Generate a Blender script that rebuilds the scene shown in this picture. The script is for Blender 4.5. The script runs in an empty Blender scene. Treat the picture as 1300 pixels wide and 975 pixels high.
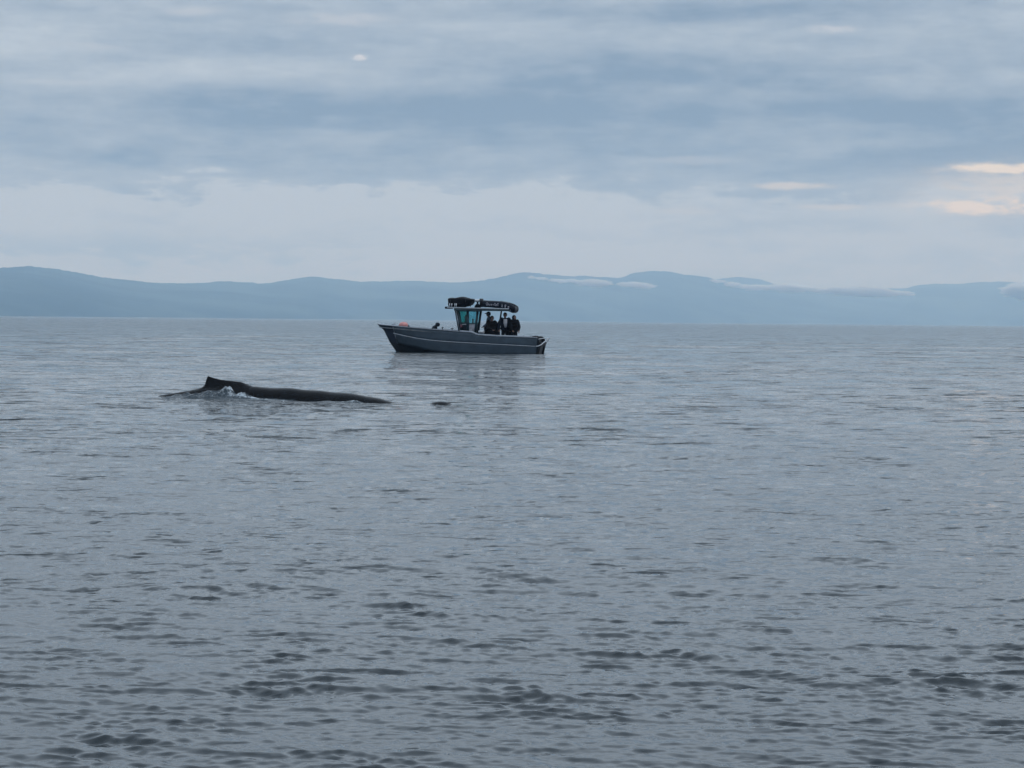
import bpy, bmesh, math, random
import numpy as np
from mathutils import Vector, Matrix, noise as mn

random.seed(7)
rng = np.random.default_rng(11)
S = bpy.context.scene
C = S.collection
R = math.radians

# ------------------------------------------------------------------ camera
F_PX, CAM_H, ROLL = 3000.0, 1.6, 0.0095          # focal length in photo pixels, eye height (m), roll (rad)
PITCH = math.atan(80.1 / F_PX)
cam = bpy.data.cameras.new('camera')
cam.lens = 36.0 * F_PX / 1300.0
cam.sensor_width = 36.0
cam.clip_start, cam.clip_end = 0.1, 200000
co = bpy.data.objects.new('camera', cam)
C.objects.link(co)
Fv = Vector((0, math.cos(PITCH), -math.sin(PITCH)))
R0, U0 = Vector((1, 0, 0)), Vector((0, math.sin(PITCH), math.cos(PITCH)))
Rv = R0 * math.cos(ROLL) + U0 * math.sin(ROLL)
Uv = U0 * math.cos(ROLL) - R0 * math.sin(ROLL)
co.matrix_world = Matrix(((Rv.x, Uv.x, -Fv.x, 0), (Rv.y, Uv.y, -Fv.y, 0), (Rv.z, Uv.z, -Fv.z, CAM_H), (0, 0, 0, 1)))
S.camera = co

# ------------------------------------------------------------------ render look
S.view_settings.view_transform = 'Standard'
S.view_settings.look = 'None'
S.view_settings.exposure = 0.0
S.view_settings.gamma = 1.0
S.cycles.use_denoising = True
S.cycles.volume_bounces = 2
S.cycles.max_bounces = 8
S.cycles.transparent_max_bounces = 12
S.cycles.sample_clamp_indirect = 4

SUN_EL, SUN_AZ = R(38), R(82)                     # azimuth measured from the view direction (+Y) towards +X


# ------------------------------------------------------------------ node helper
class G:
    """small maths wrapper round a node tree"""
    def __init__(s, tree):
        s.t = tree; s.n = tree.nodes; s.l = tree.links
    def node(s, kind, ins=None, **kw):
        nd = s.n.new(kind)
        for k, v in kw.items(): setattr(nd, k, v)
        for k, v in (ins or {}).items(): s.put(nd.inputs[k], v)
        return nd
    def put(s, sock, v):
        if isinstance(v, bpy.types.NodeSocket): s.l.new(v, sock)
        else: sock.default_value = v
    def m(s, op, a, b=0.0, c=0.0, clamp=False):
        nd = s.n.new('ShaderNodeMath'); nd.operation = op; nd.use_clamp = clamp
        s.put(nd.inputs[0], a); s.put(nd.inputs[1], b); s.put(nd.inputs[2], c)
        return nd.outputs[0]
    def add(s, *a):
        r = a[0]
        for b in a[1:]: r = s.m('ADD', r, b)
        return r
    def mul(s, *a):
        r = a[0]
        for b in a[1:]: r = s.m('MULTIPLY', r, b)
        return r
    def gauss(s, v, c, w):
        q = s.m('DIVIDE', s.m('SUBTRACT', v, c), w)
        return s.m('EXPONENT', s.m('MULTIPLY', s.m('MULTIPLY', q, q), -1.0))
    def step(s, v, a, b):
        nd = s.n.new('ShaderNodeMapRange'); nd.interpolation_type = 'SMOOTHSTEP'
        s.put(nd.inputs[0], v); nd.inputs[1].default_value = a; nd.inputs[2].default_value = b
        return nd.outputs[0]
    def xyz(s, x, y, z):
        return s.node('ShaderNodeCombineXYZ', {0: x, 1: y, 2: z}).outputs[0]
    def noise(s, vec, scale, detail=3, rough=0.5, col=False, dist=0.0):
        nd = s.node('ShaderNodeTexNoise', {'Vector': vec, 'Scale': scale, 'Detail': detail, 'Roughness': rough, 'Distortion': dist})
        return nd.outputs['Color' if col else 0]
    def mix(s, f, a, b, blend='MIX'):
        nd = s.n.new('ShaderNodeMix'); nd.data_type = 'RGBA'; nd.blend_type = blend
        s.put(nd.inputs[0], f); s.put(nd.inputs[6], a); s.put(nd.inputs[7], b)
        return nd.outputs[2]


# ------------------------------------------------------------------ sky: Nishita daylight behind a stratus deck
W = bpy.data.worlds.new('World'); S.world = W; W.use_nodes = True
g = G(W.node_tree); g.n.clear()
tc = g.node('ShaderNodeTexCoord').outputs['Generated']
sp = g.node('ShaderNodeSeparateXYZ', {0: tc})
dx, dy, dz = sp.outputs
el = g.m('ARCSINE', g.m('MAXIMUM', g.m('MINIMUM', dz, 1.0), -1.0))
az = g.m('ARCTAN2', dx, dy)
SK = F_PX / 2000.0                                # the cloud deck below was laid out in units of 1/2000 rad per photo pixel
el, az = g.mul(el, SK), g.mul(az, SK)
nish = g.node('ShaderNodeTexSky', sky_type='NISHITA', sun_disc=False, sun_elevation=SUN_EL, sun_rotation=SUN_AZ,
              air_density=1.0, dust_density=2.0, ozone_density=1.0)
band_v = g.xyz(g.mul(dx, 3.2 * SK), g.mul(dy, 3.2 * SK), g.mul(dz, 34 * SK))
fine_v = g.xyz(g.mul(dx, 11 * SK), g.mul(dy, 11 * SK), g.mul(dz, 60 * SK))
puff_v = g.xyz(g.mul(dx, 26 * SK), g.mul(dy, 26 * SK), g.mul(dz, 70 * SK))
nA = g.m('SUBTRACT', g.noise(band_v, 1.0, 3, 0.5), 0.5)
nB = g.m('SUBTRACT', g.noise(fine_v, 1.0, 4, 0.55), 0.5)
fin2_v = g.xyz(g.mul(dx, 60 * SK), g.mul(dy, 60 * SK), g.mul(dz, 220 * SK))
nQ = g.m('SUBTRACT', g.noise(fin2_v, 1.0, 5, 0.65), 0.5)
nP = g.m('SUBTRACT', g.noise(puff_v, 1.0, 5, 0.6), 0.5)
ew = g.add(el, g.mul(nA, 0.022), g.mul(nB, 0.010))
ep = g.add(el, g.mul(nP, 0.055), g.mul(nB, 0.030), g.mul(nA, 0.012), g.mul(nQ, 0.018))
D = g.add(0.35, g.mul(nA, 1.05), g.mul(nB, 1.25), g.mul(nP, 0.50), g.mul(nQ, 0.22))
D = g.add(D, g.mul(g.gauss(ew, 0.134, 0.011), g.step(az, -0.42, -0.10), 0.62))
D = g.add(D, g.mul(g.gauss(ew, 0.160, 0.012), g.gauss(az, 0.075, 0.13), 0.65))
D = g.add(D, g.mul(g.gauss(ew, 0.108, 0.017), 0.30))
D = g.add(D, g.mul(g.gauss(ew, 0.198, 0.008), g.gauss(az, 0.15, 0.09), 0.45))
D = g.add(D, g.mul(g.gauss(ew, 0.105, 0.040), g.gauss(az, 0.36, 0.13), 0.22))
D = g.add(D, g.mul(nQ, 0.25), g.mul(nP, 0.20))
bank = g.mul(g.m('SUBTRACT', 1.0, g.step(ep, 0.0770, 0.0870)), 1.0)
D = g.m('SUBTRACT', D, g.mul(bank, g.m('SUBTRACT', 0.38, g.mul(g.step(az, -0.02, 0.14), 0.14))))
D = g.m('SUBTRACT', D, g.mul(g.gauss(ep, 0.0775, 0.004), g.gauss(az, -0.11, 0.16), 0.16))
D = g.add(D, g.mul(g.gauss(ep, 0.0455, 0.0085), g.m('SUBTRACT', 1.0, g.step(az, -0.16, 0.02)), 0.33))
D = g.m('SUBTRACT', D, g.mul(g.gauss(ep, 0.0355, 0.004), g.m('SUBTRACT', 1.0, g.step(az, -0.10, 0.12)), 0.12))
D = g.m('MINIMUM', g.m('MAXIMUM', D, 0.0), 1.15)
cloud = g.mix(g.m('MINIMUM', D, 1.0), (0.522, 0.606, 0.694, 1), (0.212, 0.303, 0.425, 1))


def patch(cx, cy, wx, wy, k, ragged=1.0):
    hor = 401.2 + 0.0095 * cx
    a0, e0 = (cx - 650) / 2000.0, (hor - cy) / 2000.0
    q = g.mul(g.gauss(az, a0, wx / 2000.0), g.gauss(g.add(el, g.mul(nP, 0.006), g.mul(nB, 0.004)), e0, wy / 2000.0))
    return g.mul(g.step(g.mul(q, g.add(1.0, g.mul(nP, 2.6 * ragged), g.mul(nQ, 3.4 * ragged))), 0.04, 1.15), k)


warm = g.add(patch(1262, 218, 70, 6.5, .95), patch(1228, 265, 85, 10, .90), patch(1285, 245, 110, 30, .34), patch(1290, 240, 190, 45, .18, .5),
             patch(1003, 237, 48, 4.5, .50), patch(1055, 264, 50, 5, .28), patch(870, 268, 40, 6, .15))
white = g.add(patch(452, 75, 11, 4, .9, 1.4), patch(425, 28, 75, 9, .42), patch(245, 20, 40, 6, .35), patch(1050, 43, 36, 6, .60),
              patch(875, 205, 70, 6, .25), patch(1035, 0, 60, 6, .5), patch(120, 68, 50, 6, .25), patch(80, 112, 60, 4, .2),
              patch(590, 336, 160, 8, .22), patch(330, 345, 200, 8, .15))
cloud = g.mix(g.m('MINIMUM', white, 1.0), cloud, (0.70, 0.72, 0.76, 1))
cloud = g.mix(g.m('MINIMUM', warm, 1.0), cloud, (0.92, 0.83, 0.68, 1))
sky_lift = g.add(1.0, g.mul(g.step(el, 0.19, 0.44), 1.10))  # extra gain on the unseen sky above the view, added to brighten the water
sky_lift10 = g.mul(sky_lift, 10.0)
cloud10 = g.node('ShaderNodeVectorMath', {0: cloud, 3: sky_lift10}, operation='SCALE').outputs[0]
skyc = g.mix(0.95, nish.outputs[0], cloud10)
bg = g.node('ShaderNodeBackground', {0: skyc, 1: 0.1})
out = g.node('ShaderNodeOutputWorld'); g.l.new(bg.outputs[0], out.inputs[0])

# ------------------------------------------------------------------ sun behind the clouds
sl = bpy.data.lights.new('sun', 'SUN'); sl.energy = 0.5; sl.angle = R(15); sl.color = (1.0, 0.93, 0.84)
so = bpy.data.objects.new('sun', sl); C.objects.link(so)
sdir = Vector((math.sin(SUN_AZ) * math.cos(SUN_EL), math.cos(SUN_AZ) * math.cos(SUN_EL), math.sin(SUN_EL)))
so.rotation_euler = sdir.to_track_quat('Z', 'Y').to_euler()
so.location = (0, 0, 50)


def px_dir(px, py):
    return (Fv * F_PX + Rv * (px - 650) + Uv * (487.5 - py)).normalized()


def at(px, py, z=0.0):
    d = px_dir(px, py)
    t = (z - CAM_H) / d.z
    return Vector((d.x * t, d.y * t, z))


# ------------------------------------------------------------------ materials
def mat(name, col, rough=0.6, metal=0.0, var=0.25, scale=8.0, bump=0.0, bscale=60.0, spec=0.5, emis=None):
    m = bpy.data.materials.new(name); m.use_nodes = True
    q = G(m.node_tree); b = q.n['Principled BSDF']
    oc = q.node('ShaderNodeTexCoord').outputs['Object']
    n1 = q.noise(oc, scale, 5, 0.6)
    f = q.step(n1, 0.3, 0.72)
    dark = tuple(c * (1 - var) for c in col) + (1,)
    lite = tuple(min(1, c * (1 + var)) for c in col) + (1,)
    q.put(b.inputs['Base Color'], q.mix(f, dark, lite))
    q.put(b.inputs['Roughness'], q.add(rough - 0.08, q.mul(n1, 0.16)))
    b.inputs['Metallic'].default_value = metal
    b.inputs['Specular IOR Level'].default_value = spec
    if bump:
        bn = q.node('ShaderNodeBump', {'Height': q.noise(oc, bscale, 4, 0.6), 'Strength': 0.6, 'Distance': bump})
        q.l.new(bn.outputs[0], b.inputs['Normal'])
    return m


M_plate = mat('aluminium_plate', (0.046, 0.066, 0.088), 0.6, 0.2, 0.22, 2.6, 0.004, 9)
M_bow_shaded = mat('aluminium_bow_shaded', (0.014, 0.020, 0.036), 0.6, 0.2, 0.2, 3.0, 0.003, 9)  # same aluminium as the sides, the bow facet's shade put into its colour
M_bottom = mat('dark_bottom_paint', (0.008, 0.010, 0.014), 0.6, 0, 0.4, 5.0)
M_rail = mat('bare_aluminium', (0.42, 0.45, 0.49), 0.38, 0.75, 0.15, 12)
M_trim = mat('dull_aluminium', (0.24, 0.26, 0.29), 0.45, 0.6, 0.2, 9)
M_panel = mat('weathered_grey_panel', (0.28, 0.28, 0.31), 0.6, 0.1, 0.35, 6)
M_dark = mat('black_painted_metal', (0.005, 0.008, 0.013), 0.5, 0.0, 0.3, 7, spec=0.2)
M_teal = mat('dark_teal_frame', (0.010, 0.030, 0.040), 0.45, 0.0, 0.3, 7)
M_rubber = mat('black_rubber_fabric', (0.0040, 0.0040, 0.0060), 0.62, 0, 0.4, 9, 0.006, 22, 0.1)
M_tube = mat('navy_inflatable_fabric', (0.0050, 0.0070, 0.0130), 0.55, 0, 0.3, 6, 0.004, 14, 0.1)
M_marks = mat('pale_lettering_paint', (0.42, 0.42, 0.48), 0.6, 0, 0.2, 40)
M_white = mat('off_white_gelcoat', (0.55, 0.57, 0.60), 0.4, 0, 0.12, 6)
M_buoy = mat('faded_coral_vinyl', (0.52, 0.21, 0.19), 0.5, 0, 0.2, 7)
M_deck = mat('deck_plate', (0.16, 0.17, 0.18), 0.6, 0.4, 0.25, 8)
M_skin = mat('skin', (0.17, 0.10, 0.075), 0.6, 0, 0.1, 30)
M_hair = mat('dark_hair', (0.010, 0.008, 0.007), 0.6, 0, 0.4, 50, 0.004, 120)
M_cloth_k = mat('black_jacket_cloth', (0.0045, 0.0045, 0.0055), 0.85, 0, 0.4, 14, 0.01, 16, 0.1)
M_cloth_n = mat('navy_jacket_cloth', (0.0040, 0.0060, 0.0140), 0.85, 0, 0.4, 14, 0.01, 16, 0.1)
M_cloth_b = mat('brown_black_jacket_cloth', (0.0080, 0.0055, 0.0040), 0.85, 0, 0.4, 14, 0.01, 16, 0.1)
M_cloth_w = mat('pale_grey_cloth', (0.36, 0.36, 0.40), 0.85, 0, 0.1, 14, 0.008, 20)
M_cloth_bl = mat('pale_blue_cloth', (0.16, 0.18, 0.24), 0.85, 0, 0.15, 14, 0.008, 20)
M_pants = mat('charcoal_trouser_cloth', (0.0070, 0.0070, 0.0090), 0.85, 0, 0.3, 14, 0.008, 20, 0.1)
M_rope = mat('wet_dark_rope', (0.02, 0.02, 0.022), 0.8, 0, 0.4, 30, 0.006, 60)


def glass_mat(name, tint):
    m = bpy.data.materials.new(name); m.use_nodes = True
    q = G(m.node_tree); q.n.clear()
    oc = q.node('ShaderNodeTexCoord').outputs['Object']
    n1 = q.noise(oc, 3.0, 4)
    t = q.node('ShaderNodeBsdfTransparent', {0: q.mix(n1, tint + (1,), tuple(c * 0.85 for c in tint) + (1,))})
    gl = q.node('ShaderNodeBsdfGlossy', {0: (0.9, 0.95, 0.97, 1), 'Roughness': 0.08})
    fr = q.node('ShaderNodeFresnel', {0: 1.45})
    mx = q.node('ShaderNodeMixShader', {0: q.add(fr.outputs[0], 0.02), 1: t.outputs[0], 2: gl.outputs[0]})
    o = q.node('ShaderNodeOutputMaterial'); q.l.new(mx.outputs[0], o.inputs[0])
    return m


M_glass_g = glass_mat('green_tinted_glass', (0.16, 0.72, 0.66))
M_glass_c = glass_mat('clear_cool_glass', (0.70, 0.93, 0.95))

# water ------------------------------------------------------------
M_water = bpy.data.materials.new('sea_water'); M_water.use_nodes = True
q = G(M_water.node_tree); bs = q.n['Principled BSDF']
geo = q.node('ShaderNodeNewGeometry')
pos, nor = geo.outputs['Position'], geo.outputs['Normal']
ps = q.node('ShaderNodeSeparateXYZ', {0: pos})
pxx, pyy = ps.outputs[0], ps.outputs[1]


def slope_noise(sx, sy, w, detail, rough=0.55):
    v = q.xyz(q.mul(pxx, sx), q.mul(pyy, sy), w)
    c = q.node('ShaderNodeSeparateXYZ', {0: q.noise(v, 1.0, detail, rough, col=True, dist=0.3)})
    return q.m('SUBTRACT', c.outputs[0], 0.5), q.m('SUBTRACT', c.outputs[1], 0.5)


a_mid = q.node('ShaderNodeAttribute', attribute_name='fill_mid').outputs['Fac']
a_fine = q.node('ShaderNodeAttribute', attribute_name='fill_fine').outputs['Fac']
a_long = q.node('ShaderNodeAttribute', attribute_name='fill_long').outputs['Fac']
patchn = q.noise(q.xyz(q.mul(pxx, 0.045), q.mul(pyy, 0.10), 3.1), 1.0, 3, 0.6)
pk = q.add(0.65, q.mul(q.step(patchn, 0.34, 0.66), 0.60))
s1 = slope_noise(9.0, 15.0, 0.0, 3)
s2 = slope_noise(2.0, 4.4, 5.0, 4)
s3 = slope_noise(0.35, 0.8, 9.0, 2)
K1, K2, K3 = 0.26, 1.0, 0.45
bn_ = q.noise(q.xyz(q.mul(pxx, 0.9), q.mul(pyy, 1.9), 7.7), 1.0, 3, 0.6)
bk = q.add(0.72, q.mul(q.step(bn_, 0.42, 0.68), 0.8))
pk = q.mul(pk, bk)
k1 = q.mul(pk, q.add(0.42, q.mul(a_fine, 0.60))); k2 = q.mul(a_mid, pk, K2); k3 = q.mul(a_long, K3)
sx = q.add(q.mul(s1[0], k1), q.mul(s2[0], k2, 0.6), q.mul(s3[0], k3, 0.6))
sy = q.add(q.mul(s1[1], k1), q.mul(s2[1], k2), q.mul(s3[1], k3))
# steeper little faces on the lee side of wavelets, leaning the way the wind blows
pa = q.step(q.noise(q.xyz(q.mul(pxx, 1.05), q.mul(pyy, 2.8), 1.3), 1.0, 3, 0.6), 0.565, 0.62)
pb = q.step(q.noise(q.xyz(q.mul(pxx, 0.34), q.mul(pyy, 0.62), 8.3), 1.0, 3, 0.6), 0.575, 0.63)
pc = q.step(q.noise(q.xyz(q.mul(pxx, 3.2), q.mul(pyy, 10.0), 4.3), 1.0, 3, 0.6), 0.575, 0.62)
sy = q.m('SUBTRACT', sy, q.add(q.mul(pa, q.add(0.03, q.mul(a_mid, 0.38)), pk), q.mul(pb, a_long, 0.36), q.mul(pc, q.add(0.13, q.mul(a_fine, 0.12)), pk)))
nn = q.node('ShaderNodeVectorMath', {0: nor, 1: q.xyz(sx, sy, 0.0)}, operation='ADD').outputs[0]
nn = q.node('ShaderNodeVectorMath', {0: nn}, operation='NORMALIZE').outputs[0]
q.l.new(nn, bs.inputs['Normal'])
bs.inputs['Base Color'].default_value = (0.011, 0.017, 0.021, 1)
bs.inputs['Roughness'].default_value = 0.04
bs.inputs['IOR'].default_value = 1.333

# ------------------------------------------------------------------ waves
comps = []


def octave(l0, l1, n, slope, main, spread):
    for i in range(n):
        lam = l0 * (l1 / l0) ** ((i + rng.random()) / n)
        k = 2 * math.pi / lam
        th = main + rng.normal() * spread
        comps.append((lam, k * math.cos(th), k * math.sin(th), slope * math.sqrt(2.0 / n) / k, rng.random() * 6.283))


WIND = R(-102)                                    # ripples run roughly towards the camera
octave(0.028, 0.05, 18, 0.060, WIND, 0.6)
octave(0.05, 0.10, 26, 0.140, WIND, 0.50)
octave(0.10, 0.20, 28, 0.120, WIND, 0.42)
octave(0.20, 0.40, 24, 0.066, WIND, 0.38)
octave(0.40, 0.90, 18, 0.046, WIND, 0.42)
octave(0.90, 1.8, 16, 0.022, WIND, 0.60)
octave(1.8, 3.6, 12, 0.014, WIND + 0.2, 0.5)
octave(3.6, 8.0, 9, 0.009, WIND - 0.3, 0.5)
octave(8.0, 24.0, 7, 0.006, WIND + 0.5, 0.4)


def env_terms(l0, l1, n, stretch):
    t = []
    for _ in range(n):
        k = 2 * math.pi / (l0 * (l1 / l0) ** rng.random()); a = rng.random() * 6.283
        t.append((k * math.cos(a) * stretch, k * math.sin(a), rng.random() * 6.283))
    return t


ENV_S, ENV_L = env_terms(0.35, 1.6, 22, 0.6), env_terms(3.0, 16.0, 14, 0.6)


def waves(x, y, spacing, horiz=True):
    x = np.asarray(x, np.float64); y = np.asarray(y, np.float64)
    H = np.zeros(x.shape, np.float32); DX = np.zeros_like(H); DY = np.zeros_like(H)
    def env(terms):
        e = np.zeros(x.shape, np.float32)
        for kx, ky, ph in terms: e += np.sin(((kx * x + ky * y + ph) % (2 * math.pi)).astype(np.float32))
        return e * math.sqrt(2.0 / len(terms))
    e1, e2 = env(ENV_S), env(ENV_L)
    burst = 0.74 + 0.36 * np.clip(e1, 0, 1.8)
    burst *= np.clip(0.97 + 0.18 * e2, 0.6, 1.45)
    pat = 0.85 + 0.35 * np.sin(x * .23 + y * .11 + 1) * np.sin(y * .31 - x * .07) + 0.28 * np.sin(x * .61 - y * .43 + 2) * np.sin(y * .9 + x * .2)
    pat = pat.astype(np.float32)
    sp = np.asarray(spacing, np.float32)
    for lam, kx, ky, a, ph in comps:
        att = np.clip((lam / sp - 1.6) / 1.8, 0, 1)
        sel = att > 0
        if not sel.any(): continue
        p = ((kx * x[sel] + ky * y[sel] + ph) % (2 * math.pi)).astype(np.float32)
        aa = a * att[sel] * (burst[sel] if lam < 0.95 else pat[sel] if lam < 3 else 1.0)
        H[sel] += aa * np.cos(p)
        if horiz:
            s = np.sin(p) * aa * 0.6 / math.hypot(kx, ky)
            DX[sel] -= s * kx; DY[sel] -= s * ky
    return H, DX, DY


def link(me, name, material=None, parent=None, smooth=True):
    o = bpy.data.objects.new(name, me); C.objects.link(o)
    if material is not None: me.materials.append(material)
    if smooth and len(me.polygons):
        me.polygons.foreach_set('use_smooth', np.ones(len(me.polygons), bool))
    if parent is not None: o.parent = parent
    return o


def grid_mesh(name, P, closed=False):
    nr, nc = P.shape[:2]
    me = bpy.data.meshes.new(name)
    idx = np.arange(nr * nc).reshape(nr, nc)
    if closed: idx = np.concatenate([idx, idx[:, :1]], 1)
    q4 = np.stack([idx[:-1, :-1], idx[:-1, 1:], idx[1:, 1:], idx[1:, :-1]], -1).reshape(-1, 4)
    me.vertices.add(nr * nc); me.vertices.foreach_set('co', P.reshape(-1).astype(np.float32))
    me.loops.add(q4.size); me.loops.foreach_set('vertex_index', q4.reshape(-1).astype(np.int32))
    me.polygons.add(len(q4))
    me.polygons.foreach_set('loop_start', np.arange(0, q4.size, 4, dtype=np.int32))
    me.polygons.foreach_set('loop_total', np.full(len(q4), 4, np.int32))
    me.update(calc_edges=True)
    return me


FAR = 26000.0
az_f = np.linspace(R(-17), R(17), 1000)
az_c = np.linspace(R(17), R(343), 118)[1:-1]
azs = np.concatenate([az_f, az_c])
daz = np.concatenate([np.full(1000, az_f[1] - az_f[0]), np.full(116, az_c[1] - az_c[0])])
KR = CAM_H * F_PX * 0.7877
inv = np.arange(KR / 7.3, KR / 390.0, -0.66)
rr = np.concatenate([np.geomspace(0.05, 7.2, 40), KR / inv, np.geomspace(410, FAR, 70)])
dr = np.gradient(rr)
Rg, Ag = np.meshgrid(rr, azs, indexing='ij')
SPg = np.maximum(np.broadcast_to(dr[:, None], Rg.shape), Rg * daz[None, :]) * 0.62
X0, Y0 = Rg * np.sin(Ag), Rg * np.cos(Ag)
H, DX, DY = waves(X0, Y0, SPg)
P = np.stack([X0 + DX, Y0 + DY, H], -1)
me = grid_mesh('water', P, closed=True)
fm = np.clip((SPg - 0.02) / 0.14, 0, 1).reshape(-1).astype(np.float32)
ff = np.clip((SPg - 0.012) / 0.05, 0, 1).reshape(-1).astype(np.float32)
me.attributes.new('fill_fine', 'FLOAT', 'POINT').data.foreach_set('value', ff)
fl = np.clip((SPg - 0.30) / 1.5, 0, 1).reshape(-1).astype(np.float32)
me.attributes.new('fill_mid', 'FLOAT', 'POINT').data.foreach_set('value', fm)
me.attributes.new('fill_long', 'FLOAT', 'POINT').data.foreach_set('value', fl)
water = link(me, 'water', M_water); water['kind'] = 'structure'
if me.polygons[len(me.polygons) // 2].normal.z < 0: me.flip_normals()

# ------------------------------------------------------------------ hills on the far shore
M_hill = bpy.data.materials.new('forested_hillside'); M_hill.use_nodes = True
q = G(M_hill.node_tree); b = q.n['Principled BSDF']
p_ = q.node('ShaderNodeNewGeometry').outputs['Position']
n1 = q.noise(p_, 0.0016, 6, 0.6); n2 = q.noise(p_, 0.008, 5, 0.65)
c_ = q.mix(q.step(n1, 0.38, 0.64), (0.018, 0.034, 0.028, 1), (0.070, 0.100, 0.085, 1))
c_ = q.mix(q.mul(q.step(n2, 0.5, 0.75), 0.5), c_, (0.085, 0.105, 0.095, 1))
q.put(b.inputs['Base Color'], c_); b.inputs['Roughness'].default_value = 0.95; b.inputs['Specular IOR Level'].default_value = 0.1


def hills(pts, D0, D1, depth, seed, rows=56, cols=700, rough=1.0):
    xs = [p[0] for p in pts]; ys = [p[1] for p in pts]
    U = np.linspace(xs[0], xs[-1], cols)
    k = np.hanning(9); k /= k.sum()
    Yp = np.interp(U, xs, ys); Yp = np.convolve(np.pad(Yp, 4, mode='edge'), k, 'valid')
    E = (401.2 + 0.0095 * U - Yp) / F_PX
    A = np.arctan((U - 650) / F_PX)
    P = np.zeros((rows, cols, 3))
    for j in range(cols):
        D = D0 + (D1 - D0) * max(0, min(1.3, U[j] / 1300))
        fine = 1 + 0.020 * rough * mn.noise(Vector((U[j] * 0.045, seed, 0))) + 0.016 * rough * mn.noise(Vector((U[j] * 0.16, seed, 3)))
        fine += 0.010 * rough * mn.noise(Vector((U[j] * 0.5, seed, 7)))
        for i in range(rows):
            t = i / (rows - 1) * 1.5
            d = D + depth * t
            zr = max(0.0, E[j]) * (D + depth) / math.cos(A[j]) * (1 + (fine - 1) * min(t, 1) ** 3)
            if t < 1:
                s = t ** 0.75
                n = mn.fractal(Vector((d * math.sin(A[j]) * 0.0011, d * 0.0008, seed)), 1.0, 2.1, 5)
                s = s * (0.97 + 0.16 * n * (1 - t) * 2) if t > 0 else -0.004
                s = min(s, 0.4 + 0.6 * t)
            else:
                s = 1 - (t - 1) * 1.1
            P[i, j] = (d * math.tan(A[j]), d, zr * s + 2.0)
    me = grid_mesh('hills', P)
    o = link(me, 'hills', M_hill); o['kind'] = 'structure'
    return o


near_pts = [(-160, 350), (-60, 346), (0, 341), (40, 339), (70, 342), (110, 349), (150, 355), (200, 359), (240, 360), (290, 357), (335, 359.5), (370, 354),
            (398, 350), (420, 353), (450, 357), (490, 357), (530, 356), (570, 358), (600, 357), (625, 353), (655, 346), (670, 345), (690, 348),
            (730, 350), (770, 352), (790, 352), (800, 347), (825, 343), (845, 344), (870, 349), (892, 351), (912, 357), (950, 363), (1000, 368),
            (1060, 374), (1120, 378), (1180, 383), (1260, 388), (1340, 392), (1460, 398)]
far_pts = [(860, 372), (890, 360), (915, 353.5), (935, 352), (960, 354.5), (982, 361), (1000, 364), (1040, 366), (1085, 364.5), (1120, 366), (1148, 367),
           (1160, 363), (1185, 361), (1210, 362), (1240, 359.5), (1270, 358.5), (1300, 360), (1360, 357), (1440, 362)]
hills(near_pts, 7200, 15500, 2600, 2.3)
hills(far_pts, 14500, 15000, 3200, 8.7, rows=40, cols=420, rough=0.6)

# low cloud lying along the slopes: small puffs of real mist
M_mist = bpy.data.materials.new('low_cloud_mist'); M_mist.use_nodes = True
q = G(M_mist.node_tree); q.n.clear()
v = q.node('ShaderNodeVolumePrincipled', {'Color': (0.97, 0.98, 1.0, 1), 'Density': 0.085})
o_ = q.node('ShaderNodeOutputMaterial'); q.l.new(v.outputs[0], o_.inputs['Volume'])


def mist(x0, x1, y0, y1, D, n, rpx, label):
    bm = bmesh.new()
    for i in range(n):
        t = (i + random.random()) / n
        px = x0 + (x1 - x0) * t; py = y0 + (y1 - y0) * t + random.uniform(-1, 1) * rpx * 0.35
        r = D / F_PX * rpx * 1.6 * random.uniform(0.55, 1.1) * (0.45 + 0.75 * math.sin(math.pi * min(1, max(0, t * 0.9 + .08))))
        d = px_dir(px, py); s = D / d.y
        res = bmesh.ops.create_icosphere(bm, subdivisions=3, radius=1.0)
        sx = random.uniform(1.8, 3.6)
        for vv in res['verts']:
            k = 1 + 0.60 * mn.fractal(vv.co * 2.4 + Vector((i * 3.1, 0, 0)), 1.0, 2.0, 3)
            c = vv.co * r * k
            vv.co = Vector((c.x * sx + d.x * s, c.y * 0.8 + D, c.z * 0.75 + CAM_H + d.z * s))
    me = bpy.data.meshes.new('low_cloud'); bm.to_mesh(me); bm.free()
    # one closed skin, so that the puffs do not add up where they overlap
    o = link(me, 'low_cloud', M_mist)
    md = o.modifiers.new('merge', 'REMESH'); md.mode = 'VOXEL'; md.voxel_size = D / F_PX * 0.55
    o['kind'] = 'stuff'; o['label'] = label; o['category'] = 'low cloud'
    return o


mist(672, 735, 352.5, 358, 11200, 7, 2.6, 'small white wisp of cloud left of the tallest hill')
mist(735, 768, 358, 361, 11200, 6, 3.6, 'brighter puff of cloud just left of the tallest hill')
mist(786, 835, 360, 364, 11600, 8, 2.6, 'thin white wisp of cloud below the tallest hill')
mist(905, 950, 356, 364, 12200, 6, 2.2, 'faint wisp of cloud at the foot of the second peak')
mist(946, 1045, 364, 368.5, 12600, 16, 3.4, 'long pale cloud bank over the low saddle, its left half')
mist(1040, 1158, 368, 373, 12800, 20, 4.0, 'long pale cloud bank over the low saddle, its right half')
mist(1290, 1330, 367, 374, 12600, 8, 7.5, 'white puff of cloud at the far right edge of the hills')

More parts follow.
